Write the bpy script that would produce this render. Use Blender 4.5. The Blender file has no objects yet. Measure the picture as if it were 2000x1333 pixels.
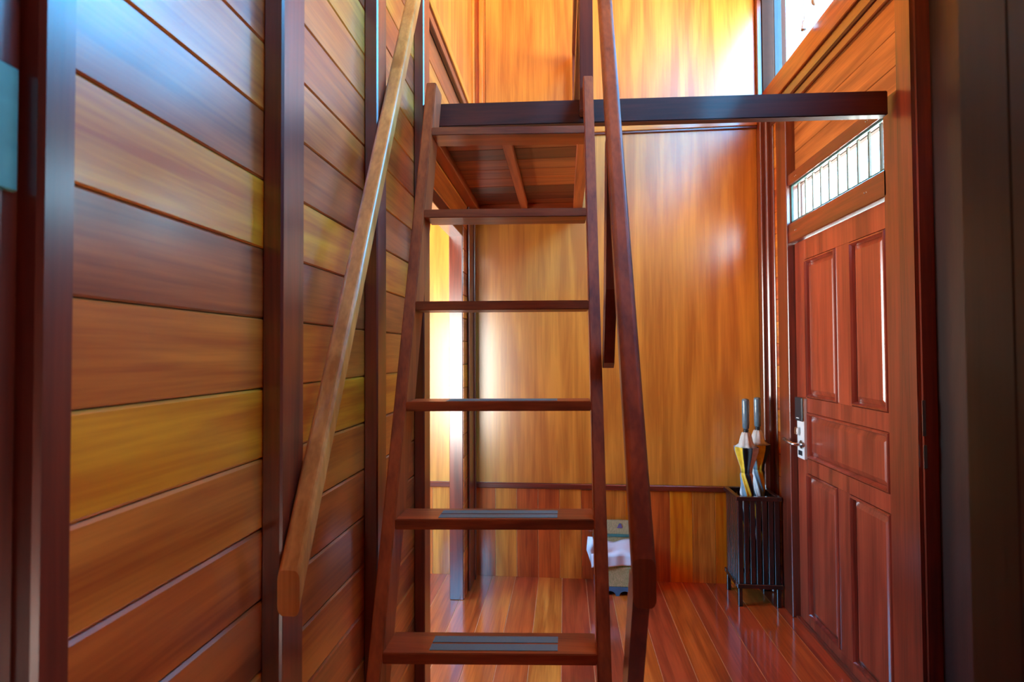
import bpy, bmesh, math, random
from mathutils import Vector, Matrix
random.seed(7)
S = bpy.context.scene
C = S.collection

# ---------------------------------------------------------------- camera
cam_d = bpy.data.cameras.new('camera')
cam = bpy.data.objects.new('camera', cam_d); C.objects.link(cam)
cam_d.sensor_width = 36.0
cam_d.lens = 1060.0 * 36.0 / 2000.0
cam_d.clip_start = 0.02
yaw, pitch, roll = math.radians(5.5), math.radians(1.27), math.radians(-0.29)
fw = Vector((-math.sin(yaw)*math.cos(pitch), math.cos(yaw)*math.cos(pitch), math.sin(pitch)))
rt = Vector((math.cos(yaw), math.sin(yaw), 0)); up = rt.cross(fw)
rt2 = rt*math.cos(roll) + up*math.sin(roll); up2 = rt2.cross(fw)
cam.matrix_world = Matrix(((rt2.x, up2.x, -fw.x, 0), (rt2.y, up2.y, -fw.y, 0), (rt2.z, up2.z, -fw.z, 1.43), (0, 0, 0, 1)))
cam_d.dof.use_dof = True
cam_d.dof.focus_distance = 2.1
cam_d.dof.aperture_fstop = 4.5
S.camera = cam

# ---------------------------------------------------------------- light and exposure
S.view_settings.view_transform = 'Standard'
S.view_settings.look = 'None'
S.view_settings.exposure = 1.55
S.view_settings.gamma = 1.0
S.view_settings.use_curve_mapping = False
S.cycles.max_bounces = 10
S.cycles.diffuse_bounces = 6
S.cycles.glossy_bounces = 5
S.cycles.use_denoising = True
S.cycles.sample_clamp_indirect = 8.0
S.cycles.caustics_reflective = False
S.cycles.caustics_refractive = False

w = bpy.data.worlds.new('sky'); S.world = w; w.use_nodes = True
nt = w.node_tree; nt.nodes.clear()
tc = nt.nodes.new('ShaderNodeTexCoord'); sx = nt.nodes.new('ShaderNodeSeparateXYZ')
rp = nt.nodes.new('ShaderNodeValToRGB'); bg = nt.nodes.new('ShaderNodeBackground'); ow = nt.nodes.new('ShaderNodeOutputWorld')
nt.links.new(tc.outputs['Generated'], sx.inputs[0]); nt.links.new(sx.outputs['Z'], rp.inputs[0])
e = rp.color_ramp.elements
e[0].position = 0.0; e[0].color = (1.0, 0.96, 0.88, 1)
e[1].position = 1.0; e[1].color = (0.05, 0.22, 0.5, 1)
k = e.new(0.40); k.color = (0.10, 0.50, 1.0, 1)
k = e.new(0.15); k.color = (0.60, 0.87, 1.0, 1)
nt.links.new(rp.outputs[0], bg.inputs[0]); nt.links.new(bg.outputs[0], ow.inputs[0])
SKY = 9.0
bg.inputs[1].default_value = SKY

def portal(name, loc, rot, sx_, sy_):
    l = bpy.data.lights.new(name, 'AREA'); l.shape = 'RECTANGLE'; l.size = sx_; l.size_y = sy_
    l.cycles.is_portal = True
    o = bpy.data.objects.new(name, l); C.objects.link(o); o.location = loc; o.rotation_euler = rot
    return o
# windows of the place: sky light comes in through them
portal('window_portal', (1.42, 1.52, 3.88), (0, math.radians(90), 0), 1.7, 3.84)
portal('side_window_portal', (-1.03, 1.1, 1.2), (math.radians(90), 0, 0), 0.54, 1.2)
portal('side_window_portal', (-2.3, 2.45, 1.575), (0, math.radians(-90), 0), 1.35, 1.5)

# ---------------------------------------------------------------- materials
def lin(c):
    def f(v):
        v /= 255.0
        return v/12.92 if v <= 0.04045 else ((v+0.055)/1.055)**2.4
    return (f(c[0]), f(c[1]), f(c[2]), 1)

def wood(name, light, dark, axis='y', rough=0.38, coat=0.7, coat_rough=0.12, scale=1.0, figure=0.0, fine=1.0):
    m = bpy.data.materials.new(name); m.use_nodes = True
    t = m.node_tree; N = t.nodes; L = t.links
    b = N['Principled BSDF']
    tc = N.new('ShaderNodeTexCoord'); oi = N.new('ShaderNodeObjectInfo')
    mul = N.new('ShaderNodeMath'); mul.operation = 'MULTIPLY'; mul.inputs[1].default_value = 37.0
    add = N.new('ShaderNodeVectorMath'); add.operation = 'ADD'
    L.new(oi.outputs['Random'], mul.inputs[0]); L.new(tc.outputs['Object'], add.inputs[0]); L.new(mul.outputs[0], add.inputs[1])
    def mapped(s_across, s_along):
        mp = N.new('ShaderNodeMapping')
        s = [s_across]*3; s['xyz'.index(axis)] = s_along
        mp.inputs['Scale'].default_value = [v*scale for v in s]
        L.new(add.outputs[0], mp.inputs[0]); return mp
    n1 = N.new('ShaderNodeTexNoise'); n1.inputs['Scale'].default_value = 1.0; n1.inputs['Detail'].default_value = 5
    n1.inputs['Distortion'].default_value = 0.6
    L.new(mapped(16, 1.2).outputs[0], n1.inputs['Vector'])
    n2 = N.new('ShaderNodeTexNoise'); n2.inputs['Scale'].default_value = 1.0; n2.inputs['Detail'].default_value = 3
    L.new(mapped(120, 4).outputs[0], n2.inputs['Vector'])
    mix1 = N.new('ShaderNodeMath'); mix1.operation = 'MULTIPLY_ADD'; mix1.inputs[1].default_value = 0.35*fine
    L.new(n2.outputs['Fac'], mix1.inputs[0]); L.new(n1.outputs['Fac'], mix1.inputs[2])
    val = mix1
    if figure > 0:
        wv = N.new('ShaderNodeTexNoise'); wv.inputs['Scale'].default_value = 1.0; wv.inputs['Detail'].default_value = 1.0
        L.new(mapped(3.2, 0.55).outputs[0], wv.inputs['Vector'])
        mm = N.new('ShaderNodeMath'); mm.operation = 'MULTIPLY'; mm.inputs[1].default_value = 38.0
        sn = N.new('ShaderNodeMath'); sn.operation = 'SINE'
        L.new(wv.outputs['Fac'], mm.inputs[0]); L.new(mm.outputs[0], sn.inputs[0])
        ma = N.new('ShaderNodeMath'); ma.operation = 'MULTIPLY_ADD'; ma.inputs[1].default_value = figure
        L.new(sn.outputs[0], ma.inputs[0]); L.new(mix1.outputs[0], ma.inputs[2]); val = ma
    cr = N.new('ShaderNodeValToRGB')
    cr.color_ramp.elements[0].position = 0.50; cr.color_ramp.elements[0].color = lin([v*0.9 for v in dark])
    cr.color_ramp.elements[1].position = 0.84; cr.color_ramp.elements[1].color = lin(light)
    L.new(val.outputs[0], cr.inputs[0]); L.new(cr.outputs[0], b.inputs['Base Color'])
    bp = N.new('ShaderNodeBump'); bp.inputs['Strength'].default_value = 0.12; bp.inputs['Distance'].default_value = 0.002
    L.new(n2.outputs['Fac'], bp.inputs['Height']); L.new(bp.outputs[0], b.inputs['Normal'])
    b.inputs['Roughness'].default_value = rough
    b.inputs['Coat Weight'].default_value = coat
    b.inputs['Coat Roughness'].default_value = coat_rough
    b.inputs['Coat IOR'].default_value = 1.75
    return m

def plain(name, col, rough=0.5, metal=0.0, coat=0.0, trans=0.0, mottled=0.12, nscale=40):
    m = bpy.data.materials.new(name); m.use_nodes = True
    t = m.node_tree; N = t.nodes; L = t.links; b = N['Principled BSDF']
    tc = N.new('ShaderNodeTexCoord'); n = N.new('ShaderNodeTexNoise'); n.inputs['Scale'].default_value = nscale
    L.new(tc.outputs['Object'], n.inputs['Vector'])
    cr = N.new('ShaderNodeValToRGB'); c = lin(col)
    cr.color_ramp.elements[0].position = 0.3; cr.color_ramp.elements[0].color = tuple(v*(1-mottled) for v in c[:3]) + (1,)
    cr.color_ramp.elements[1].position = 0.7; cr.color_ramp.elements[1].color = tuple(min(1, v*(1+mottled)) for v in c[:3]) + (1,)
    L.new(n.outputs['Fac'], cr.inputs[0]); L.new(cr.outputs[0], b.inputs['Base Color'])
    b.inputs['Roughness'].default_value = rough; b.inputs['Metallic'].default_value = metal
    b.inputs['Coat Weight'].default_value = coat; b.inputs['Transmission Weight'].default_value = trans
    return m

TONES = {  # name: light, dark
    'yellow': ((252, 162, 30), (232, 112, 8)),
    'orange': ((234, 130, 42), (196, 86, 18)),
    'rust':   ((218, 108, 38), (168, 66, 16)),
    'brown':  ((196, 100, 40), (146, 60, 18)),
    'tan':    ((242, 160, 58), (208, 112, 28)),
    'red':    ((198, 86, 42), (152, 52, 22)),
}
W = {}
def tone(n, axis, **kw):
    key = (n, axis, tuple(sorted(kw.items())))
    if key not in W:
        W[key] = wood('wood_%s_%s_%d' % (n, axis, len(W)), TONES[n][0], TONES[n][1], axis, **kw)
    return W[key]
dark_wood = {a: wood('dark_wood_' + a, (128, 50, 28), (86, 28, 15), a, rough=0.35, coat=1.0, coat_rough=0.24) for a in 'xyz'}
ladder_wood = {a: wood('ladder_wood_' + a, (186, 90, 36), (140, 58, 18), a, rough=0.5, coat=0.15, coat_rough=0.16) for a in 'xyz'}
rail_wood = {a: wood('rail_wood_' + a, (242, 168, 84), (212, 128, 52), a, rough=0.38, coat=0.6, coat_rough=0.18) for a in 'xyz'}
ply = wood('veneer_panel', (240, 166, 62), (224, 138, 46), 'z', rough=0.36, coat=1.0, coat_rough=0.26, figure=0.05, scale=0.9, fine=0.9)
ply_dimmed = wood('veneer_panel_dimmed', (230, 148, 52), (204, 112, 30), 'z', rough=0.4, coat=1.0, coat_rough=0.26, figure=0.05, scale=0.9, fine=0.9)  # veneer darkened in colour to tone down window light on the upper panels
door_wood = wood('door_wood', (162, 68, 44), (124, 46, 30), 'z', rough=0.38, coat=0.6, coat_rough=0.18, scale=0.8)
joint_fill = plain('pale_joint_filler', (214, 170, 120), 0.6)
backing = plain('dark_gap_timber', (52, 24, 14), 0.8)
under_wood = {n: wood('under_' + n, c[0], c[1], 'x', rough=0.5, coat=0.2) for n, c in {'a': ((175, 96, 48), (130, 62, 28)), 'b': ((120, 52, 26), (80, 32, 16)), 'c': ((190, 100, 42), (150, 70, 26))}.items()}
upper_plank = wood('upper_plank', (206, 130, 66), (166, 94, 44), 'y', rough=0.5, coat=0.3)
jamb_wood = wood('jamb_wood', (46, 22, 18), (28, 12, 10), 'z', rough=0.45, coat=0.25, coat_rough=0.25)
beam_wood = wood('beam_wood', (92, 34, 18), (58, 18, 8), 'x', rough=0.55, coat=0.12)
pale_wall = plain('pale_plaster', (205, 210, 215), 0.8, mottled=0.03)
steel = plain('brushed_steel', (200, 202, 205), 0.25, 1.0, mottled=0.05)
white_metal = plain('white_metal', (225, 228, 230), 0.35, 0.0, mottled=0.02)
black_plastic = plain('black_plastic', (38, 46, 54), 0.3)
grip = plain('grey_grip_tape', (120, 152, 148), 0.9, mottled=0.3, nscale=900)
cord_mat = plain('white_cord', (235, 238, 235), 0.6)
ebony = wood('ebony_slat', (44, 26, 28), (20, 12, 14), 'z', rough=0.3, coat=0.8, coat_rough=0.12)
glass = bpy.data.materials.new('window_glass'); glass.use_nodes = True
_t = glass.node_tree; _t.nodes.clear()
_o = _t.nodes.new('ShaderNodeOutputMaterial'); _tr = _t.nodes.new('ShaderNodeBsdfTransparent'); _tr.inputs[0].default_value = (0.9, 0.97, 0.98, 1)
_gl = _t.nodes.new('ShaderNodeBsdfGlossy'); _gl.inputs['Roughness'].default_value = 0.02
_fr = _t.nodes.new('ShaderNodeFresnel'); _fr.inputs[0].default_value = 1.45; _mx = _t.nodes.new('ShaderNodeMixShader')
_ge = _t.nodes.new('ShaderNodeNewGeometry'); _sb = _t.nodes.new('ShaderNodeMath'); _sb.operation = 'SUBTRACT'; _sb.inputs[0].default_value = 1.0; _sb.use_clamp = True
_ml = _t.nodes.new('ShaderNodeMath'); _ml.operation = 'MULTIPLY'
_t.links.new(_ge.outputs['Backfacing'], _sb.inputs[1]); _t.links.new(_sb.outputs[0], _ml.inputs[0]); _t.links.new(_fr.outputs[0], _ml.inputs[1])
_t.links.new(_ml.outputs[0], _mx.inputs[0]); _t.links.new(_tr.outputs[0], _mx.inputs[1]); _t.links.new(_gl.outputs[0], _mx.inputs[2]); _t.links.new(_mx.outputs[0], _o.inputs[0])

# ---------------------------------------------------------------- mesh helpers
def link(name, me, mat, parent=None):
    o = bpy.data.objects.new(name, me); C.objects.link(o)
    mats = mat if isinstance(mat, (list, tuple)) else [mat]
    if not me.materials:
        for m in mats: me.materials.append(m)
    if parent is not None: o.parent = parent; o.matrix_parent_inverse = parent.matrix_basis.inverted()
    return o
def add_box(bm, x0, x1, y0, y1, z0, z1, bev=0.0):
    vs = [bm.verts.new((x, y, z)) for x in (x0, x1) for y in (y0, y1) for z in (z0, z1)]
    fs = [(0, 1, 3, 2), (4, 6, 7, 5), (0, 4, 5, 1), (2, 3, 7, 6), (0, 2, 6, 4), (1, 5, 7, 3)]
    F = [bm.faces.new([vs[i] for i in f]) for f in fs]
    if bev > 0:
        es = list({e for f in F for e in f.edges})
        bmesh.ops.bevel(bm, geom=es, offset=bev, segments=1, affect='EDGES')
def build(name, bm, mat, parent=None, smooth=False):
    me = bpy.data.meshes.new(name)
    bmesh.ops.recalc_face_normals(bm, faces=bm.faces[:])
    bm.to_mesh(me); bm.free()
    if smooth:
        for p in me.polygons: p.use_smooth = True
    return link(name, me, mat, parent)
def box(name, x0, x1, y0, y1, z0, z1, mat, parent=None, bev=0.0):
    bm = bmesh.new(); add_box(bm, x0, x1, y0, y1, z0, z1, bev)
    return build(name, bm, mat, parent)
def add_hexa(bm, bottom, top, bev=0.0):
    """bottom, top: four corners each, same winding"""
    b = [bm.verts.new(p) for p in bottom]; t = [bm.verts.new(p) for p in top]
    F = [bm.faces.new(b[::-1]), bm.faces.new(t)]
    for i in range(4):
        j = (i+1) % 4; F.append(bm.faces.new((b[i], b[j], t[j], t[i])))
    if bev > 0:
        bmesh.ops.recalc_face_normals(bm, faces=F)
        bmesh.ops.bevel(bm, geom=list({e for f in F for e in f.edges}), offset=bev, segments=2, affect='EDGES')
def hexa(name, bottom, top, mat, parent=None, bev=0.0):
    bm = bmesh.new(); add_hexa(bm, bottom, top, bev); return build(name, bm, mat, parent)
def add_lathe(bm, prof, cx, cy, n=20, fold=0.0, folds=8, twist=0.0, mats=None):
    rings = []
    for (r, z) in prof:
        ring = []
        for i in range(n):
            a = 2*math.pi*i/n + twist*(z-prof[0][1])
            rr = r*(1+fold*math.cos(folds*a))
            ring.append(bm.verts.new((cx+rr*math.cos(a), cy+rr*math.sin(a), z)))
        rings.append(ring)
    for a, b in zip(rings, rings[1:]):
        for i in range(n):
            j = (i+1) % n
            f = bm.faces.new((a[i], a[j], b[j], b[i]))
            if mats: f.material_index = mats(i, n)
    bm.faces.new(rings[0][::-1]); bm.faces.new(rings[-1])
def add_tube(bm, pts, r, n=8):
    rings = []
    for i, p in enumerate(pts):
        p = Vector(p); d = (Vector(pts[min(i+1, len(pts)-1)]) - Vector(pts[max(i-1, 0)])).normalized()
        u = d.orthogonal().normalized(); v = d.cross(u)
        if rings and True:
            u = (prev_u - d*prev_u.dot(d)).normalized(); v = d.cross(u)
        prev_u = u
        rings.append([bm.verts.new(p + u*r*math.cos(2*math.pi*k/n) + v*r*math.sin(2*math.pi*k/n)) for k in range(n)])
    for a, b in zip(rings, rings[1:]):
        for k in range(n): bm.faces.new((a[k], a[(k+1) % n], b[(k+1) % n], b[k]))
    bm.faces.new(rings[0][::-1]); bm.faces.new(rings[-1])
def tag(o, label, cat, group=None):
    o['label'] = label; o['category'] = cat
    if group: o['group'] = group
    return o
def thing(name, loc, label, cat, group=None):
    o = bpy.data.objects.new(name, None); C.objects.link(o); o.location = loc; o.empty_display_size = 0.1
    bpy.context.view_layer.update()
    return tag(o, label, cat, group)
def struct(o): o['kind'] = 'structure'; return o
def struct_empty(name, loc=(0, 0, 0)):
    o = bpy.data.objects.new(name, None); C.objects.link(o); o.location = loc; o['kind'] = 'structure'; return o
def struct_boxes(name, boxes, mat):
    bm = bmesh.new()
    for b in boxes: add_box(bm, *b)
    return struct(build(name, bm, mat))

XL, XR, YB, YF, ZC = -0.585, 1.25, 3.49, 0.58, 5.0
YU = -1.6   # the upper storey runs on over the room behind
SX0 = -2.2   # side room

# ---------------------------------------------------------------- floor
floor = struct_boxes('floor', [(SX0-0.1, XR+0.12, -1.7, YB+0.1, -0.12, -0.0015)], joint_fill)
fl = ['rust', 'orange', 'rust', 'tan', 'red', 'red', 'orange', 'red', 'rust', 'red', 'red', 'rust', 'red']
k = 0
x = -0.616 - 0.148*11
while x < XR:
    i = k - 11
    n = fl[i] if 0 <= i < len(fl) else random.choice(['rust', 'orange', 'red'])
    a, b = max(x, SX0), min(x+0.148, XR+0.05)
    if b-a > 0.02:
        box('plank', a+0.0017, b-0.0017, -1.6, YB-0.001, -0.002, 0, tone(n, 'y', rough=0.4, coat=0.9, coat_rough=0.12), floor, 0.0005)
    x += 0.148; k += 1

# ---------------------------------------------------------------- back wall
wall_back = struct_boxes('wall_back', [(SX0, XR+0.12, YB, YB+0.1, 0, ZC)], joint_fill)
bt = {0: 'tan', 1: 'rust', 2: 'tan', 3: 'yellow', 4: 'orange', 5: 'yellow', 6: 'yellow', 7: 'rust', -1: 'rust', -2: 'rust', -3: 'tan', -4: 'orange', -5: 'orange'}
bt = {-5: 'rust', -4: 'tan', -3: 'rust', -2: 'rust', -1: 'tan', 0: 'rust', 1: 'tan', 2: 'yellow', 3: 'rust', 4: 'yellow', 5: 'tan', 6: 'yellow', 7: 'orange'}
for i in range(-16, 8):
    a = 0.1 + 0.137*i; b = a+0.137
    b = min(b, XR-0.06)
    if b-a < 0.03: continue
    n = bt.get(i, random.choice(['tan', 'orange']))
    box('board', a+0.0015, b-0.0015, YB-0.003, YB, 0, 0.565, tone(n, 'z', rough=0.42, coat=0.55), wall_back, 0.0008)
box('veneer_panel', SX0, XR-0.05, YB-0.008, YB, 0.60, 2.83, ply, wall_back, 0.001)
box('veneer_panel', -0.50, XR-0.05, YB-0.008, YB, 2.93, ZC, ply_dimmed, wall_back, 0.001)
box('veneer_panel', XL, -0.505, YB-0.004, YB, 2.93, ZC, tone('orange', 'z'), wall_back, 0.001)
box('chair_rail', SX0, XR-0.05, YB-0.024, YB, 0.565, 0.60, dark_wood['x'], wall_back, 0.005)
box('wall_band', XL, XR-0.05, YB-0.03, YB, 2.835, 2.93, tone('tan', 'x'), wall_back, 0.003)
box('wall_band', XL, XR-0.05, YB-0.022, YB, 2.822, 2.835, dark_wood['x'], wall_back, 0.002)

# ---------------------------------------------------------------- left wall with doorway to side room
YP = 2.165  # post at the near side of the doorway
OY0, OY1, OZ = 2.165, 3.135, 2.12
wall_left = struct_boxes('wall_left', [
    (-0.66, -0.60, YF-0.16, OY0, 0, ZC), (-0.66, -0.60, YU, YF-0.16, 2.7, ZC), (-0.66, XR+0.12, YU-0.08, YU, 2.7, ZC), (-0.66, -0.60, OY1, YB, 0, ZC), (-0.66, -0.60, OY0, OY1, OZ+0.07, ZC)], backing)
lt = {-11: 'rust', -10: 'orange', -9: 'brown', -8: 'orange', -7: 'rust', -6: 'orange', -5: 'rust', -4: 'brown',
      -3: 'orange', -2: 'yellow', -1: 'orange', 0: 'brown', 1: 'yellow', 2: 'orange', 3: 'orange', 4: 'rust', 5: 'orange', 6: 'tan', 7: 'rust'}
lt = {-11: 'rust', -10: 'orange', -9: 'brown', -8: 'orange', -7: 'rust', -6: 'orange', -5: 'brown',
      -4: 'rust', -3: 'orange', -2: 'yellow', -1: 'orange', 0: 'brown', 1: 'yellow', 2: 'brown', 3: 'orange', 4: 'rust', 5: 'orange', 6: 'tan'}
for i in range(-11, 26):
    z0 = 1.500 + 0.1365*i; z1 = z0+0.1365; z0 = max(z0, 0)
    if z1 > ZC: break
    n = lt.get(i, random.choice(['orange', 'rust', 'brown', 'tan']))
    m = tone(n, 'y', rough=0.4, coat=1.0, coat_rough=0.24)
    box('plank', -0.60, XL, 0.42, OY0-0.01, z0+0.001, z1-0.001, m, wall_left, 0.0048 if z0 < 1.3 else 0.003)
    if z0 >= 2.7: box('plank', -0.60, XL, YU, 0.418, z0+0.001, z1-0.001, m, wall_left, 0.0035)
    if z0 >= OZ+0.06 and z1 < 2.97:
        box('plank', -0.60, XL, OY0-0.01, YB, z0+0.001, z1-0.001, m, wall_left, 0.0035)
    elif z0 < OZ+0.06:
        box('plank', -0.60, XL-0.002, OY1+0.005, YB, z0+0.001, min(z1, OZ+0.06)-0.001, m, wall_left, 0.0025)
def post(y0, y1, z1=ZC, nm='post'):
    return box(nm, XL, -0.5435, y0, y1, 0, z1, dark_wood['z'], wall_left, 0.004)
post(1.003, 1.092); post(1.543, 1.622); post(2.075, 2.166)
box('door_jamb', -0.668, XL-0.0005, OY0-0.012, OY0+0.012, 0, OZ, dark_wood['z'], wall_left, 0.002)
# far jamb of the doorway: pale purple-brown post
box('door_jamb', -0.672, -0.592, OY1-0.004, OY1+0.07, 0, OZ+0.05, dark_wood['z'], wall_left, 0.003)
box('lintel', -0.672, -0.590, OY0-0.01, OY1+0.07, OZ, OZ+0.075, dark_wood['y'], wall_left, 0.003)
box('corner_post', XL, -0.573, OY1+0.12, YB-0.025, 0, 2.82, dark_wood['z'], wall_left, 0.003)
box('corner_post', XL, -0.565, YB-0.075, YB-0.03, 0, 2.82, dark_wood['z'], wall_left, 0.003)
# mouldings and panel above the loft
box('moulding', XL, -0.562, OY0, YB-0.03, 2.86, 2.905, dark_wood['y'], wall_left, 0.004)
box('moulding', XL, -0.572, OY0, YB-0.03, 2.91, 2.935, dark_wood['y'], wall_left, 0.003)
box('moulding', XL, -0.562, OY0, YB-0.03, 2.94, 2.985, tone('tan', 'y'), wall_left, 0.003)
box('veneer_panel', XL-0.01, XL, OY0, YB-0.01, 2.99, ZC, ply_dimmed, wall_left, 0.001)
box('corner_strip', -0.542, -0.518, YB-0.03, YB-0.008, 2.935, ZC, tone('tan', 'z'), wall_left, 0.003)
box('corner_strip', XL, -0.57, YB-0.05, YB-0.01, 2.99, ZC, tone('tan', 'z'), wall_left, 0.003)
# side room shell
struct_boxes('wall_side', [(SX0-0.08, SX0, 1.12, 1.7, 0, 2.6), (SX0-0.08, SX0, 3.2, YB, 0, 2.6), (SX0-0.08, SX0, 1.7, 3.2, 0, 0.9), (SX0-0.08, SX0, 1.7, 3.2, 2.25, 2.6), (SX0, -2.0, 1.12, 1.2, 0, 2.6), (-0.76, -0.66, 1.12, 1.2, 0, 2.6),
    (-2.0, -1.3, 1.12, 1.2, 0, 2.6), (-1.3, -0.76, 1.12, 1.2, 0, 0.6), (-1.3, -0.76, 1.12, 1.2, 1.8, 2.6)], tone('orange', 'z'))
struct_boxes('ceiling_side', [(SX0-0.08, -0.66, 1.12, YB, 2.6, 2.68)], tone('orange', 'x'))

# ---------------------------------------------------------------- right wall
DY0, DY1, DZ = 2.195, 3.075, 2.008
TZ0, TZ1 = 2.125, 2.335
WY0, WY1, WZ0, WZ1 = -0.4, 3.44, 3.03, 4.75
XW = XR+0.012
wall_right = struct_boxes('wall_right', [
    (XW+0.012, XR+0.12, YF-0.05, DY0, 0, WZ0), (XW+0.012, XR+0.045, DY1, YB, 0, WZ0),
    (XW+0.012, XR+0.045, DY0, DY1, DZ+0.012, TZ0), (XW+0.012, XR+0.045, DY0, DY1, TZ1, WZ0),
    (XR-0.02, XR+0.12, YU, WY0, WZ0, ZC), (XR-0.02, XR+0.12, WY1, YB, WZ0, ZC), (XR-0.02, XR+0.12, WY0, WY1, WZ1, ZC), (XR, XR+0.12, YU, YF-0.05, 2.79, WZ0)], backing)
for i in range(-21, 2):
    z0 = 2.648 + 0.13*i; z1 = min(z0+0.13, 2.80); z0 = max(z0, 0)
    if z1 <= 0.01: continue
    def rm(): return tone(random.choice(['orange', 'tan', 'tan', 'rust']), 'y', rough=0.42, coat=0.5)
    box('plank', XW-0.01, XW+0.012, 3.2, 3.37, z0+0.001, z1-0.001, rm(), wall_right, 0.002)
    if z0 > 2.2:
        if z1 > TZ1+0.1:
            box('plank', XW, XW+0.012, 2.06, 3.09, max(z0, TZ1+0.06)+0.001, z1-0.001, upper_plank, wall_right, 0.002)
box('lining_panel', XW, XW+0.012, YF+0.032, 1.98, 0, 2.784, jamb_wood, wall_right, 0.001)
# sill band and mouldings under the high window
box('moulding', XR-0.004, XR+0.012, YF, YB-0.02, 2.785, 2.83, dark_wood['y'], wall_right, 0.004)
box('moulding', XR-0.018, XR+0.012, YF, YB-0.02, 2.83, 2.862, dark_wood['y'], wall_right, 0.008)
box('moulding', XR-0.008, XR+0.012, YF, YB-0.02, 2.862, 2.905, dark_wood['y'], wall_right, 0.004)
box('sill_board', XR-0.02, XR+0.06, YF, YB-0.01, 2.905, WZ0+0.004, tone('brown', 'y', rough=0.42, coat=0.5), wall_right, 0.004)
# trims in the back right corner
box('corner_trim', XR-0.006, XW, 3.345, 3.385, 0, 2.785, dark_wood['z'], wall_right, 0.004)
box('corner_trim', XR-0.03, XW, 3.385, 3.42, 0, 2.83, dark_wood['z'], wall_right, 0.007)
box('corner_trim', XR-0.05, XW, 3.42, YB-0.008, 0, 2.905, dark_wood['z'], wall_right, 0.004)
box('corner_trim', XR-0.05, XR-0.02, 3.45, YB-0.008, 2.905, ZC, dark_wood['z'], wall_right, 0.004)
# right post by the door, full height, with strike plates
bm = bmesh.new(); add_box(bm, 1.205, XW+0.01, 1.98, 2.085, 0, ZC-0.01)
es = [e for e in bm.edges if abs(e.verts[0].co.z-e.verts[1].co.z) > 1 and e.verts[0].co.x < 1.21]
bmesh.ops.bevel(bm, geom=es, offset=0.012, segments=4, affect='EDGES')
p = build('post', bm, dark_wood['z'], wall_right)
box('strike_plate', 1.211, 1.223, 1.977, 1.9799, 1.14, 1.262, steel, wall_right, 0.001)
box('strike_plate', 1.213, 1.225, 1.977, 1.9799, 1.03, 1.11, steel, wall_right, 0.001)

# ---------------------------------------------------------------- front partition (doorway the camera looks through)
wall_front = struct_boxes('wall_front', [(0.44, XR+0.3, 0.49, 0.60, 0, 2.78), (-0.66, 0.44, 0.44, 0.56, 2.25, 2.78)], pale_wall)
box('door_jamb', 0.425, 0.46, 0.555, 0.625, 0, 2.25, jamb_wood, wall_front, 0.004)
box('door_jamb', 0.44, 0.46, 0.54, 0.56, 0, 2.25, jamb_wood, wall_front, 0.002)
box('door_jamb', 0.412, 0.45, 0.478, 0.545, 0, 2.25, jamb_wood, wall_front, 0.006)
box('door_jamb', XL-0.01, -0.548, 0.518, 0.562, 0, 2.25, dark_wood['z'], wall_front, 0.005)
box('door_jamb', XL-0.01, -0.572, 0.40, 0.518, 0, 2.25, dark_wood['z'], wall_front, 0.003)
box('lining_panel', 0.46, XR, 0.6, 0.612, 0, 2.78, jamb_wood, wall_front)
bm = bmesh.new(); add_box(bm, -0.5725, -0.566, 0.488, 0.511, 1.60, 1.73, 0.002)
build('hinge_plate', bm, plain('green_grey_metal', (96, 150, 140), 0.4), wall_front)
# bedroom shell behind the camera
struct_boxes('wall_rear', [(-0.72, 1.6, -1.68, -1.6, 0, 2.7), (-0.72, -0.60, -1.6, 0.44, 0, 2.7), (1.52, 1.6, -1.6, 0.49, 0, 2.7)], tone('brown', 'z'))
struct_boxes('ceiling_rear', [(-0.72, 1.6, -1.68, 0.49, 2.7, 2.78)], tone('brown', 'x'))
struct_boxes('ceiling', [(-0.66, XR+0.12, YU-0.08, YB+0.1, ZC, ZC+0.1)], tone('orange', 'x'))

# ---------------------------------------------------------------- high window (window_1)
window_1 = struct_empty('window_1', (XR, 2.25, 3.03)); bpy.context.view_layer.update()
fm = dark_wood['z']
box('window_frame', XR, XR+0.07, WY0, WY1+0.005, WZ1-0.05, WZ1, fm, window_1, 0.003)
box('window_frame', XR, XR+0.07, WY0, WY0+0.04, WZ0+0.006, WZ1-0.05, fm, window_1, 0.003)
box('mullion', XR+0.02, XR+0.06, 3.355, 3.363, WZ0+0.006, WZ1-0.05, black_plastic, window_1, 0.001)
box('mullion', XR, XR+0.07, 0.70, 0.75, WZ0+0.006, WZ1-0.05, fm, window_1, 0.003)
box('mullion', XR, XR+0.07, 2.12, 2.17, WZ0+0.006, WZ1-0.05, fm, window_1, 0.003)
box('pane', XR+0.037, XR+0.041, 3.364, WY1, WZ0+0.006, WZ1-0.05, glass, window_1)
box('pane', XR+0.037, XR+0.041, 2.171, 3.354, WZ0+0.006, WZ1-0.05, glass, window_1)
box('pane', XR+0.037, XR+0.041, WY0+0.041, 0.699, WZ0+0.006, WZ1-0.05, glass, window_1)
box('pane', XR+0.037, XR+0.041, 0.751, 2.119, WZ0+0.006, WZ1-0.05, glass, window_1)
for i in range(13): box('added_blind_slat', XR+0.004, XR+0.03, 2.18, 3.35, 3.66+i*0.08, 3.738+i*0.08, tone('tan', 'y'), window_1, 0.001)  # added blind, out of view, cuts skylight on the upper back wall
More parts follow.
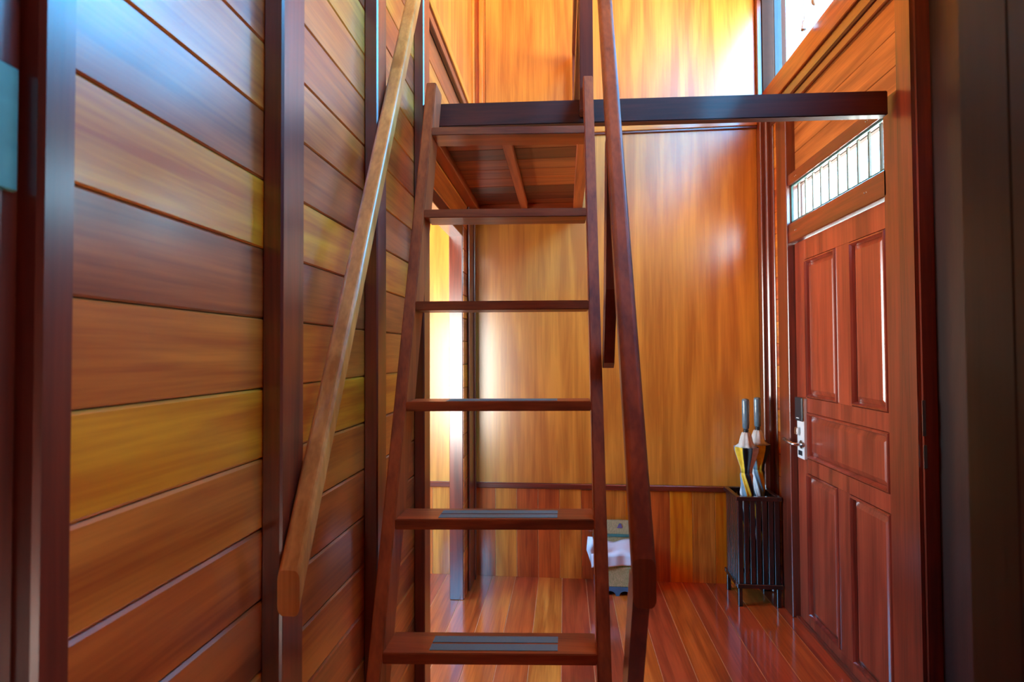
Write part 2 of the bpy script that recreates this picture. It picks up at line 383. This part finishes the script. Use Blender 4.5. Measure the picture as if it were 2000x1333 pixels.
# blind cords hanging in front of it
for (y, z, lab, kn) in ((2.80, 3.035, 'pair of white blind cords with a small tassel, nearer the back wall', 0),
                        (2.66, 3.075, 'pair of white blind cords with a round knob, hanging nearer the door post', 1)):
    t = thing('blind_cord', (1.2, y, z), lab, 'blind cord', 'blind cords at the high window')
    bm = bmesh.new()
    for dy in (-0.012, 0.012):
        add_tube(bm, [(1.2, y+dy*1.2, 4.7), (1.2, y+dy, 3.6), (1.2, y+dy*0.7, z+0.04)], 0.0028, 6)
    build('cord', bm, cord_mat, t, True)
    bm = bmesh.new()
    if kn: add_lathe(bm, [(0.004, z+0.055), (0.013, z+0.045), (0.016, z+0.03), (0.013, z+0.015), (0.005, z+0.006)], 1.2, y+0.018, 14)
    else: add_lathe(bm, [(0.006, z+0.045), (0.008, z+0.03), (0.013, z+0.004), (0.014, z)], 1.2, y, 14)
    build('tassel', bm, cord_mat, t, True)
# ---------------------------------------------------------------- transom window (window_2)
window_2 = struct_empty('window_2', (XR, 2.65, TZ0)); bpy.context.view_layer.update()
g = dark_wood['y']
box('window_frame', 1.222, XR+0.02, DY0-0.02, DY1+0.04, TZ1, TZ1+0.06, g, window_2, 0.004)
box('window_frame', 1.222, XR+0.02, DY0-0.02, DY1+0.04, DZ+0.012, TZ0, g, window_2, 0.004)
box('window_frame', 1.222, XR+0.06, 2.086, DY0-0.003, 0, TZ1+0.06, dark_wood['z'], window_2, 0.004)
teal = plain('teal_grey_bead', (60, 100, 100), 0.4)
box('glazing_bead', 1.236, 1.244, DY0-0.002, DY1, TZ0, TZ0+0.012, teal, window_2)
box('glazing_bead', 1.236, 1.244, DY0-0.002, DY1, TZ1-0.008, TZ1, teal, window_2)
box('glazing_bead', 1.236, 1.244, DY1-0.01, DY1, TZ0, TZ1, teal, window_2)
box('glazing_bead', 1.236, 1.244, DY0-0.002, DY0+0.008, TZ0, TZ1, teal, window_2)
box('pane', 1.246, 1.25, DY0-0.002, DY1, TZ0, TZ1, glass, window_2)
for i in range(10):
    y = DY0 + (i+0.95)*(DY1-DY0)/10.4
    box('window_bar', 1.258, 1.268, y-0.006, y+0.006, TZ0, TZ1, plain('bar_%d' % i, (120, 120, 112), 0.7) if i == 0 else bpy.data.materials['bar_0'], window_2, 0.001)

for (y, z) in ((2.30, 2.36), (2.98, 2.36), (2.32, 2.075), (2.99, 2.075)):
    for dy in (-0.008, 0.008): box('screw', 1.220, 1.2225, y+dy-0.003, y+dy+0.003, z-0.003, z+0.003, steel, window_2, 0.001)

# ---------------------------------------------------------------- panelled door (door_1)
door_1 = struct_empty('door_1', (XR, 2.63, 0)); bpy.context.view_layer.update()
box('door_frame', 1.213, XR+0.06, DY1+0.004, 3.215, 0, 2.785, dark_wood['z'], door_1, 0.003)
box('threshold', XR-0.02, XR+0.1, DY0-0.1, DY1+0.004, 0, 0.012, dark_wood['y'], door_1, 0.002)
# leaf: stiles and rails, recessed panels with raised mouldings
zb, zt = 0.014, 2.015
y0, y1 = DY0, DY1-0.004
pan = {'tl': (2.64, 2.945, 1.20, 1.90), 'tr': (2.245, 2.50, 1.20, 1.90), 'mid': (2.245, 2.945, 0.885, 1.105), 'bl': (2.655, 2.96, 0.07, 0.79), 'br': (2.245, 2.53, 0.07, 0.79)}
fx0, fx1 = XR, XR+0.038
def rail(nm, a, b, c, d): box(nm, fx0, fx1, a, b, c, d, door_wood, door_1, 0.001)
rail('stile', 2.955, y1, zb, zt); rail('stile', y0, 2.235, zb, zt)
rail('rail', 2.235, 2.955, 1.91, zt); rail('rail', 2.235, 2.955, 1.115, 1.19); rail('rail', 2.235, 2.955, 0.80, 0.875); rail('rail', 2.235, 2.955, zb, 0.06)
rail('stile', 2.51, 2.63, 1.19, 1.91); rail('stile', 2.54, 2.645, 0.06, 0.80)
for (a, b, c, d) in pan.values():
    a0, b0, c0, d0 = a-0.012, b+0.012, c-0.012, d+0.012
    box('panel', fx0+0.014, fx1-0.008, a0, b0, c0, d0, door_wood, door_1)
    # raised field
    bm = bmesh.new()
    s = 0.035
    o1 = [(fx0+0.014, a+0.012, c+0.012), (fx0+0.014, b-0.012, c+0.012), (fx0+0.014, b-0.012, d-0.012), (fx0+0.014, a+0.012, d-0.012)]
    o2 = [(fx0+0.003, a+s, c+s), (fx0+0.003, b-s, c+s), (fx0+0.003, b-s, d-s), (fx0+0.003, a+s, d-s)]
    add_hexa(bm, o1, o2)
    build('raised_field', bm, door_wood, door_1)
    # moulding ring, mitred, quarter profile
    bm = bmesh.new()
    prof = [(0.0, 0.0), (-0.006, 0.004), (-0.007, 0.010), (0.002, 0.016), (0.012, 0.02)]   # (x offset, inset)
    rings = [[bm.verts.new((fx0+px, a-0.008+q if sy < 0 else b+0.008-q, c-0.008+q if sz < 0 else d+0.008-q)) for (sy, sz) in ((-1, -1), (1, -1), (1, 1), (-1, 1))] for (px, q) in prof]
    for r1, r2 in zip(rings, rings[1:]):
        for i in range(4): bm.faces.new((r1[i], r1[(i+1) % 4], r2[(i+1) % 4], r2[i]))
    build('panel_moulding', bm, wood('moulding_wood', (150, 60, 44), (112, 38, 26), 'z', rough=0.3, coat=1.0, coat_rough=0.1) if 'moulding_wood' not in bpy.data.materials else bpy.data.materials['moulding_wood'], door_1)
# lock
lk = box('lock', XR-0.018, XR+0.001, 2.955, 3.035, 0.868, 1.185, white_metal, door_1, 0.003)
box('lock_cover', XR-0.028, XR-0.018, 2.953, 3.038, 1.065, 1.19, black_plastic, lk, 0.005)
box('logo_plate', XR-0.0295, XR-0.028, 2.985, 3.015, 1.078, 1.083, white_metal, lk)
box('latch_knob', XR-0.036, XR-0.018, 2.995, 3.03, 0.99, 1.03, steel, lk, 0.004)
box('card_slot', XR-0.0195, XR-0.0175, 2.975, 3.02, 0.885, 0.91, black_plastic, lk)
bm = bmesh.new(); add_tube(bm, [(XR-0.018, 2.975, 0.945), (XR-0.05, 2.975, 0.945), (XR-0.062, 2.985, 0.946), (XR-0.066, 3.03, 0.95), (XR-0.066, 3.09, 0.957)], 0.0095, 10)
build('lever_handle', bm, steel, lk, True)
bm = bmesh.new(); add_tube(bm, [(XR-0.018, 2.975, 0.945), (XR-0.024, 2.975, 0.945)], 0.022, 18); build('handle_rose', bm, steel, lk, False)

# ---------------------------------------------------------------- beam and loft
def yb(x): return 2.055 + (x+0.47)*0.04
t = thing('cross_beam', (0.3, 2.08, 2.3), 'dark brown horizontal timber beam spanning the room from the left wall to the door post', 'beam')
bm = bmesh.new()
xa, xb = -0.5425, 1.204
add_hexa(bm, [(xa, yb(xa), 2.312), (xb, yb(xb), 2.310), (xb, yb(xb)+0.042, 2.310), (xa, yb(xa)+0.042, 2.312)],
         [(xa, yb(xa), 2.402), (xb, yb(xb), 2.40), (xb, yb(xb)+0.042, 2.40), (xa, yb(xa)+0.042, 2.402)], 0.003)
build('timber', bm, beam_wood, t)

loft = thing('loft_platform', (-0.25, 2.8, 2.33), 'small wooden loft floor of planks on joists, with a guard rail, behind the top tread', 'loft')
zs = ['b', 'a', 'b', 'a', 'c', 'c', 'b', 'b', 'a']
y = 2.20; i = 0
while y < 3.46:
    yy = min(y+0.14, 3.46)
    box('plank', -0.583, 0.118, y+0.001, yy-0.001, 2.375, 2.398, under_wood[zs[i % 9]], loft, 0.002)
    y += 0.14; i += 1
box('joist', 0.062, 0.118, 2.20, 3.46, 2.325, 2.374, ladder_wood['y'], loft, 0.002)
box('joist', -0.262, -0.222, 2.20, 3.36, 2.325, 2.374, ladder_wood['y'], loft, 0.002)
box('joist', -0.583, -0.53, 2.20, 3.46, 2.325, 2.374, ladder_wood['y'], loft, 0.002)
box('joist', -0.583, 0.118, 3.40, 3.46, 2.30, 2.374, ladder_wood['x'], loft, 0.002)
box('header', -0.54, 0.118, 2.122, 2.198, 2.325, 2.39, ladder_wood['x'], loft, 0.002)

rg = loft
hexa('newel_post', [(0.064, 2.044, 2.345), (0.116, 2.044, 2.345), (0.116, 2.074, 2.33), (0.064, 2.074, 2.33)],
     [(0.064, 2.044, 3.35), (0.116, 2.044, 3.35), (0.116, 2.074, 3.35), (0.064, 2.074, 3.35)], dark_wood['z'], rg, 0.003) 
box('newel_post', 0.062, 0.108, 3.38, 3.43, 2.398, 3.35, dark_wood['z'], rg, 0.003)
box('guard_rail', 0.064, 0.104, 2.073, 3.38, 2.86, 2.92, dark_wood['y'], rg, 0.004)
box('guard_rail', 0.060, 0.112, 2.073, 3.38, 3.30, 3.35, dark_wood['y'], rg, 0.004)

# ---------------------------------------------------------------- ladder
def fy(z, x): return 1.36 + 0.336*(z-0.68) + (x+0.19)*0.075
lad = thing('ladder', (-0.19, 1.3, 0), 'steep brown wooden ladder with flat treads leading up to the loft', 'ladder')
def stile(x0, x1, ztop, d=0.098):
    hexa('stile', [(x0, fy(0, x0), 0), (x1, fy(0, x1), 0), (x1, fy(0, x1)+d, 0), (x0, fy(0, x0)+d, 0)],
         [(x0, fy(ztop, x0), ztop), (x1, fy(ztop, x1), ztop), (x1, fy(ztop, x1)+d, ztop), (x0, fy(ztop, x0)+d, ztop)], ladder_wood['z'], lad, 0.003)
stile(-0.494, -0.459, 2.42); stile(0.0755, 0.1105, 2.44, 0.064)
for i, z in enumerate([2.226, 1.907, 1.592, 1.29, 0.982, 0.68, 0.37, 0.075]):
    x0, x1 = -0.459, 0.0755; h = 0.028
    a, b = fy(z, x0)-0.002, fy(z, x1)-0.002; d = 0.105
    tr = hexa('tread', [(x0, a, z-h), (x1, b, z-h), (x1, b+d, z-h), (x0, a+d, z-h)], [(x0, a, z), (x1, b, z), (x1, b+d, z), (x0, a+d, z)], ladder_wood['x'], lad, 0.002)
    for q in (0.014, 0.052):
        u0, u1 = -0.345, -0.022
        a, b = fy(z, u0)-0.002+q, fy(z, u1)-0.002+q; w_ = 0.030
        hexa('grip_strip', [(u0, a, z), (u1, b, z), (u1, b+w_, z), (u0, a+w_, z)], [(u0, a, z+0.0012), (u1, b, z+0.0012), (u1, b+w_, z+0.0012), (u0, a+w_, z+0.0012)], grip, tr)

# ---------------------------------------------------------------- handrails
def rail_bar(name, pa, pb, wx, hh, mat, parent, bev=0.010):
    """bar between pa and pb (centre points, same x or nearly), wx wide in x, hh tall measured vertically, ends cut plumb"""
    prof = []
    for (cx, cz, a0) in ((1, 1, 0), (-1, 1, 90), (-1, -1, 180), (1, -1, 270)):
        for k in range(5):
            a = math.radians(a0 + 22.5*k)
            prof.append((cx*(wx/2-bev)+bev*math.cos(a), cz*(hh/2-bev*1.6)+bev*1.6*math.sin(a)))
    bm = bmesh.new()
    r1, r2 = [[bm.verts.new((p[0]+q[0], p[1], p[2]+q[1])) for q in prof] for p in (pa, pb)]
    n = len(prof)
    for i in range(n): bm.faces.new((r1[i], r1[(i+1) % n], r2[(i+1) % n], r2[i]))
    bm.faces.new(r1[::-1]); bm.faces.new(r2)
    return build(name, bm, mat, parent)
hl = thing('handrail', (-0.519, 1.0, 1.0), 'long sloping light brown handrail fixed to the posts of the planked left wall', 'handrail')
rail_bar('rail', (-0.5195, 0.985, 0.98), (-0.5195, 0.985+0.505*2.3, 0.98+2.3), 0.044, 0.085, rail_wood['z'], hl, 0.011)
hr = thing('handrail', (0.132, 1.0, 1.0), 'sloping dark brown handrail on struts along the right side of the ladder', 'handrail')
rail_bar('rail', (0.135, 0.964, 1.03), (0.125, 0.964+0.453*2.0, 3.03), 0.04, 0.085, ladder_wood['z'], hr, 0.010)
def strut(sections, wx=0.030):
    bm = bmesh.new(); prev = None
    for (x, ya, yb_, z) in sections:
        cur = [bm.verts.new(q) for q in ((x-wx/2, ya, z), (x+wx/2, ya, z), (x+wx/2, yb_, z), (x-wx/2, yb_, z))]
        if prev:
            for i in range(4): bm.faces.new((prev[i], prev[(i+1) % 4], cur[(i+1) % 4], cur[i]))
        else: bm.faces.new(cur[::-1])
        prev = cur
    bm.faces.new(prev); build('strut', bm, dark_wood['z'], hr)
strut([(0.1275, 1.24, 1.30, 0.40), (0.1275, 1.225, 1.295, 0.43), (0.132, 0.965, 1.03, 1.03)])
strut([(0.1275, 1.60, 1.635, 1.385), (0.1275, 1.575, 1.645, 1.40), (0.1275, 1.475, 1.56, 1.60), (0.129, 1.40, 1.48, 2.0)])

# ---------------------------------------------------------------- umbrella stand
sx0, sx1, sy0, sy1 = 0.965, 1.195, 3.185, 3.42
st = thing('umbrella_stand', (1.08, 3.3, 0), 'black slatted square umbrella stand on short legs in the corner by the door', 'umbrella stand')
for (x_, y_) in ((sx0, sy0), (sx1-0.022, sy0), (sx0, sy1-0.022), (sx1-0.022, sy1-0.022)):
    box('leg', x_, x_+0.022, y_, y_+0.022, 0, 0.11, ebony, st, 0.002)
def ring(nm, z0, z1, o, wd):
    bm = bmesh.new()
    add_box(bm, sx0-o, sx1+o, sy0-o, sy0-o+wd, z0, z1, 0.002); add_box(bm, sx0-o, sx1+o, sy1+o-wd, sy1+o, z0, z1, 0.002)
    add_box(bm, sx0-o, sx0-o+wd, sy0-o+wd, sy1+o-wd, z0, z1, 0.002); add_box(bm, sx1+o-wd, sx1+o, sy0-o+wd, sy1+o-wd, z0, z1, 0.002)
    build(nm, bm, ebony, st)
ring('top_rim', 0.592, 0.615, 0.008, 0.024)
ring('bottom_rim', 0.104, 0.128, 0.008, 0.024)
box('base_board', sx0+0.02, sx1-0.02, sy0+0.02, sy1-0.02, 0.106, 0.116, ebony, st)
n = 7
for i in range(n):
    a = sx0 + (sx1-sx0)*i/n; b = a+(sx1-sx0)/n
    box('slat', a+0.0035, b-0.0035, sy0+0.002, sy0+0.010, 0.128, 0.592, ebony, st, 0.001)
    box('slat', a+0.0035, b-0.0035, sy1-0.010, sy1-0.002, 0.128, 0.592, ebony, st, 0.001)
    a = sy0 + 0.01 + (sy1-sy0-0.02)*i/n; b = a+(sy1-sy0-0.02)/n
    box('slat', sx0+0.002, sx0+0.010, a+0.0035, b-0.0035, 0.128, 0.592, ebony, st, 0.001)
    box('slat', sx1-0.010, sx1-0.002, a+0.0035, b-0.0035, 0.128, 0.592, ebony, st, 0.001)

# ---------------------------------------------------------------- umbrellas
u_yel = plain('umbrella_yellow', (240, 205, 60), 0.6); u_wht = plain('umbrella_white', (225, 230, 232), 0.55)
u_gry = plain('umbrella_dark', (40, 52, 62), 0.6); u_blue = plain('umbrella_blue_grey', (120, 150, 172), 0.5); u_lin = plain('umbrella_lining', (205, 206, 200), 0.5)
grey_h = plain('umbrella_handle_grey', (96, 124, 140), 0.25, coat=0.5)
def umbrella(x, y, lab, ph):
    t = thing('umbrella', (x, y, 0.118), lab, 'umbrella', 'closed umbrellas in the stand')
    bm = bmesh.new()
    add_lathe(bm, [(0.012, 0.985), (0.018, 0.99), (0.0195, 1.02), (0.0205, 1.145), (0.018, 1.156), (0.009, 1.16)], x, y, 18)
    build('handle', bm, grey_h, t, True)
    bm = bmesh.new()
    add_lathe(bm, [(0.014, 0.962), (0.016, 0.967), (0.012, 0.972), (0.016, 0.977), (0.012, 0.986)], x, y, 14); build('collar', bm, black_plastic, t, True)
    cols = [0, 2, 1, 3, 0, 2, 1, 2]
    def pleated(prof, spiral, n=64):
        bm = bmesh.new(); rings = []
        for (r, z, f) in prof:
            rg_ = []
            for i in range(n):
                a = 2*math.pi*i/n
                rr = r*(1+f*math.cos(8*a))
                aa = a + ph + spiral*(prof[0][1]-z)
                rg_.append(bm.verts.new((x+rr*math.cos(aa), y+rr*math.sin(aa), z)))
            rings.append(rg_)
        for a, b in zip(rings, rings[1:]):
            for i in range(n):
                f = bm.faces.new((a[i], a[(i+1) % n], b[(i+1) % n], b[i])); f.material_index = cols[(i*8)//n]; f.smooth = True
        bm.faces.new(rings[-1]); return bm
    bm = pleated([(0.064, 0.885, 0.08), (0.056, 0.86, 0.2), (0.042, 0.81, 0.22), (0.031, 0.765, 0.15), (0.030, 0.735, 0.05)], 0)
    build('canopy_skirt', bm, [u_yel, u_wht, u_gry, u_blue], t)
    bm = pleated([(0.030, 0.735, 0.05), (0.033, 0.72, 0.08), (0.035, 0.62, 0.08), (0.029, 0.50, 0.08), (0.02, 0.35, 0.06), (0.012, 0.20, 0.0)], 9.0)
    build('canopy', bm, [u_yel, u_wht, u_gry, u_blue], t)
    bm = bmesh.new()
    add_lathe(bm, [(0.060, 0.884), (0.040, 0.90), (0.031, 0.94), (0.022, 0.965), (0.012, 0.968)], x, y, 48, 0.06, 8); build('lining', bm, u_lin, t, True)
    bm = bmesh.new(); add_lathe(bm, [(0.011, 0.2), (0.007, 0.19), (0.005, 0.118)], x, y, 12); build('ferrule', bm, black_plastic, t, True)
umbrella(1.038, 3.252, 'left one of two striped closed umbrellas standing handle up in the black stand', 0.2)
umbrella(1.137, 3.352, 'right one of two striped closed umbrellas in the black stand, nearer the door', 1.1)

# ---------------------------------------------------------------- woven basket with a white cloth
def weave(name, c1, c2, s=260):
    m = bpy.data.materials.new(name); m.use_nodes = True; t_ = m.node_tree; N = t_.nodes; L = t_.links; b = N['Principled BSDF']
    tc = N.new('ShaderNodeTexCoord'); mp = N.new('ShaderNodeMapping'); mp.inputs['Scale'].default_value = (s, s, s)
    ck = N.new('ShaderNodeTexBrick'); ck.inputs['Scale'].default_value = 0.2; ck.inputs['Color1'].default_value = lin(c1); ck.inputs['Color2'].default_value = lin(c2); ck.inputs['Mortar'].default_value = lin((90, 84, 50)); ck.inputs['Mortar Size'].default_value = 0.03
    sp = N.new('ShaderNodeSeparateXYZ'); cb = N.new('ShaderNodeCombineXYZ')
    L.new(tc.outputs['Object'], mp.inputs[0]); L.new(mp.outputs[0], sp.inputs[0]); L.new(sp.outputs['Z'], cb.inputs[0]); L.new(sp.outputs['X'], cb.inputs[1]); L.new(cb.outputs[0], ck.inputs['Vector'])
    L.new(ck.outputs[0], b.inputs['Base Color']); b.inputs['Roughness'].default_value = 0.7
    bp = N.new('ShaderNodeBump'); bp.inputs['Strength'].default_value = 0.5; bp.inputs['Distance'].default_value = 0.002; L.new(ck.outputs['Fac'], bp.inputs['Height']); L.new(bp.outputs[0], b.inputs['Normal'])
    return m
bk = thing('woven_basket', (0.29, 3.35, 0), 'small pale woven basket with an open printed lid and blue grey feet behind the ladder', 'basket')
wv = weave('green_straw', (226, 222, 160), (190, 196, 130)); bluep = plain('blue_grey_paint', (70, 120, 150), 0.4)
bx0, bx1, by0, by1 = 0.175, 0.405, 3.265, 3.445
box('basket_body', bx0, bx1, by0, by1, 0.048, 0.165, wv, bk, 0.006)
# base board with an arched cut-out
bm = bmesh.new()
def arch_side(bm, y0_, y1_):
    pts = [(bx0, 0.0), (bx0+0.02, 0.0)]
    for cxx in ((0.257), (0.345)):
        pts += [(cxx+0.034*math.cos(a), 0.028*math.sin(a)) for a in [math.pi-math.pi*i/10 for i in range(11)]]
    pts += [(bx1-0.02, 0), (bx1, 0.0), (bx1, 0.05), (bx0, 0.05)]
    f = bm.faces.new([bm.verts.new((px, y0_, pz)) for (px, pz) in pts])
    r = bmesh.ops.extrude_face_region(bm, geom=[f]); bmesh.ops.translate(bm, verts=[v for v in r['geom'] if isinstance(v, bmesh.types.BMVert)], vec=(0, y1_-y0_, 0))
arch_side(bm, by0-0.004, by0+0.012); arch_side(bm, by1-0.012, by1+0.004)
add_box(bm, bx0-0.003, bx0+0.01, by0+0.012, by1-0.012, 0.0, 0.05); add_box(bm, bx1-0.01, bx1+0.003, by0+0.012, by1-0.012, 0, 0.05)
build('base_frame', bm, bluep, bk)
hexa('lid', [(bx0-0.005, by1-0.012, 0.17), (bx1+0.005, by1-0.012, 0.17), (bx1+0.005, by1, 0.17), (bx0-0.005, by1, 0.17)],
     [(bx0-0.005, by1+0.008, 0.385), (bx1+0.005, by1+0.008, 0.385), (bx1+0.005, by1+0.02, 0.385), (bx0-0.005, by1+0.02, 0.385)], weave('cream_straw', (222, 208, 150), (190, 184, 130)), bk, 0.002)
bm = bmesh.new(); add_box(bm, bx0-0.008, bx1+0.008, by1-0.008, by1+0.004, 0.286, 0.302, 0.001); build('lid_edge', bm, plain('teal_trim', (70, 130, 120), 0.5), bk)
bm = bmesh.new()
yy = by1+0.001
v = [bm.verts.new(p) for p in ((0.318, yy, 0.338), (0.352, yy, 0.338), (0.345, yy+0.001, 0.36), (0.336, yy+0.001, 0.367), (0.326, yy+0.001, 0.355))]
f = bm.faces.new(v); r = bmesh.ops.extrude_face_region(bm, geom=[f]); bmesh.ops.translate(bm, verts=[q for q in r['geom'] if isinstance(q, bmesh.types.BMVert)], vec=(0, 0.006, 0))
build('printed_motif', bm, plain('purple_print', (112, 104, 150), 0.6), bk)
# cloth: a folded, drooping sheet
bm = bmesh.new()
nx, ny = 22, 14
grid = []
def ch(u, v):   # u across x 0..1, v from back to front 0..1
    x = 0.150 + u*0.268
    if v < 0.5: y = by1-0.022 - (v/0.5)*(by1-by0-0.014); z = 0.268 - 0.03*(v/0.5) + 0.01*math.sin(9*u+4*v)
    else: y = by0-0.008 - 0.008*math.sin(6*u); z = 0.238 - (v-0.5)/0.5*(0.075 - 0.02*u) + 0.002*math.sin(14*u)
    return (x, y + 0.003*math.sin(20*u), z)
for i in range(nx+1): grid.append([bm.verts.new(ch(i/nx, j/ny)) for j in range(ny+1)])
for i in range(nx):
    for j in range(ny): bm.faces.new((grid[i][j], grid[i+1][j], grid[i+1][j+1], grid[i][j+1]))
# the corner that sticks out to the left
c = [bm.verts.new(p) for p in ((0.150, by0+0.02, 0.262), (0.130, by0+0.02, 0.335), (0.122, by0, 0.262), (0.135, by0-0.006, 0.225), (0.152, by0-0.008, 0.17), (0.165, by0-0.008, 0.26), (0.158, by0, 0.34))]
bm.faces.new((c[0], c[1], c[2])); bm.faces.new((c[2], c[3], c[5])); bm.faces.new((c[3], c[4], c[5])); bm.faces.new((c[2], c[5], c[6])); bm.faces.new((c[2], c[6], c[1])); bm.faces.new((c[0], c[5], c[6]))
cl = build('white_cloth', bm, plain('white_linen', (228, 248, 255), 0.8, mottled=0.02), None, True)
sm = cl.modifiers.new('solid', 'SOLIDIFY'); sm.thickness = 0.004
tag(cl, 'crumpled white cloth lying over the pale woven basket', 'cloth')
bpy.context.view_layer.update()
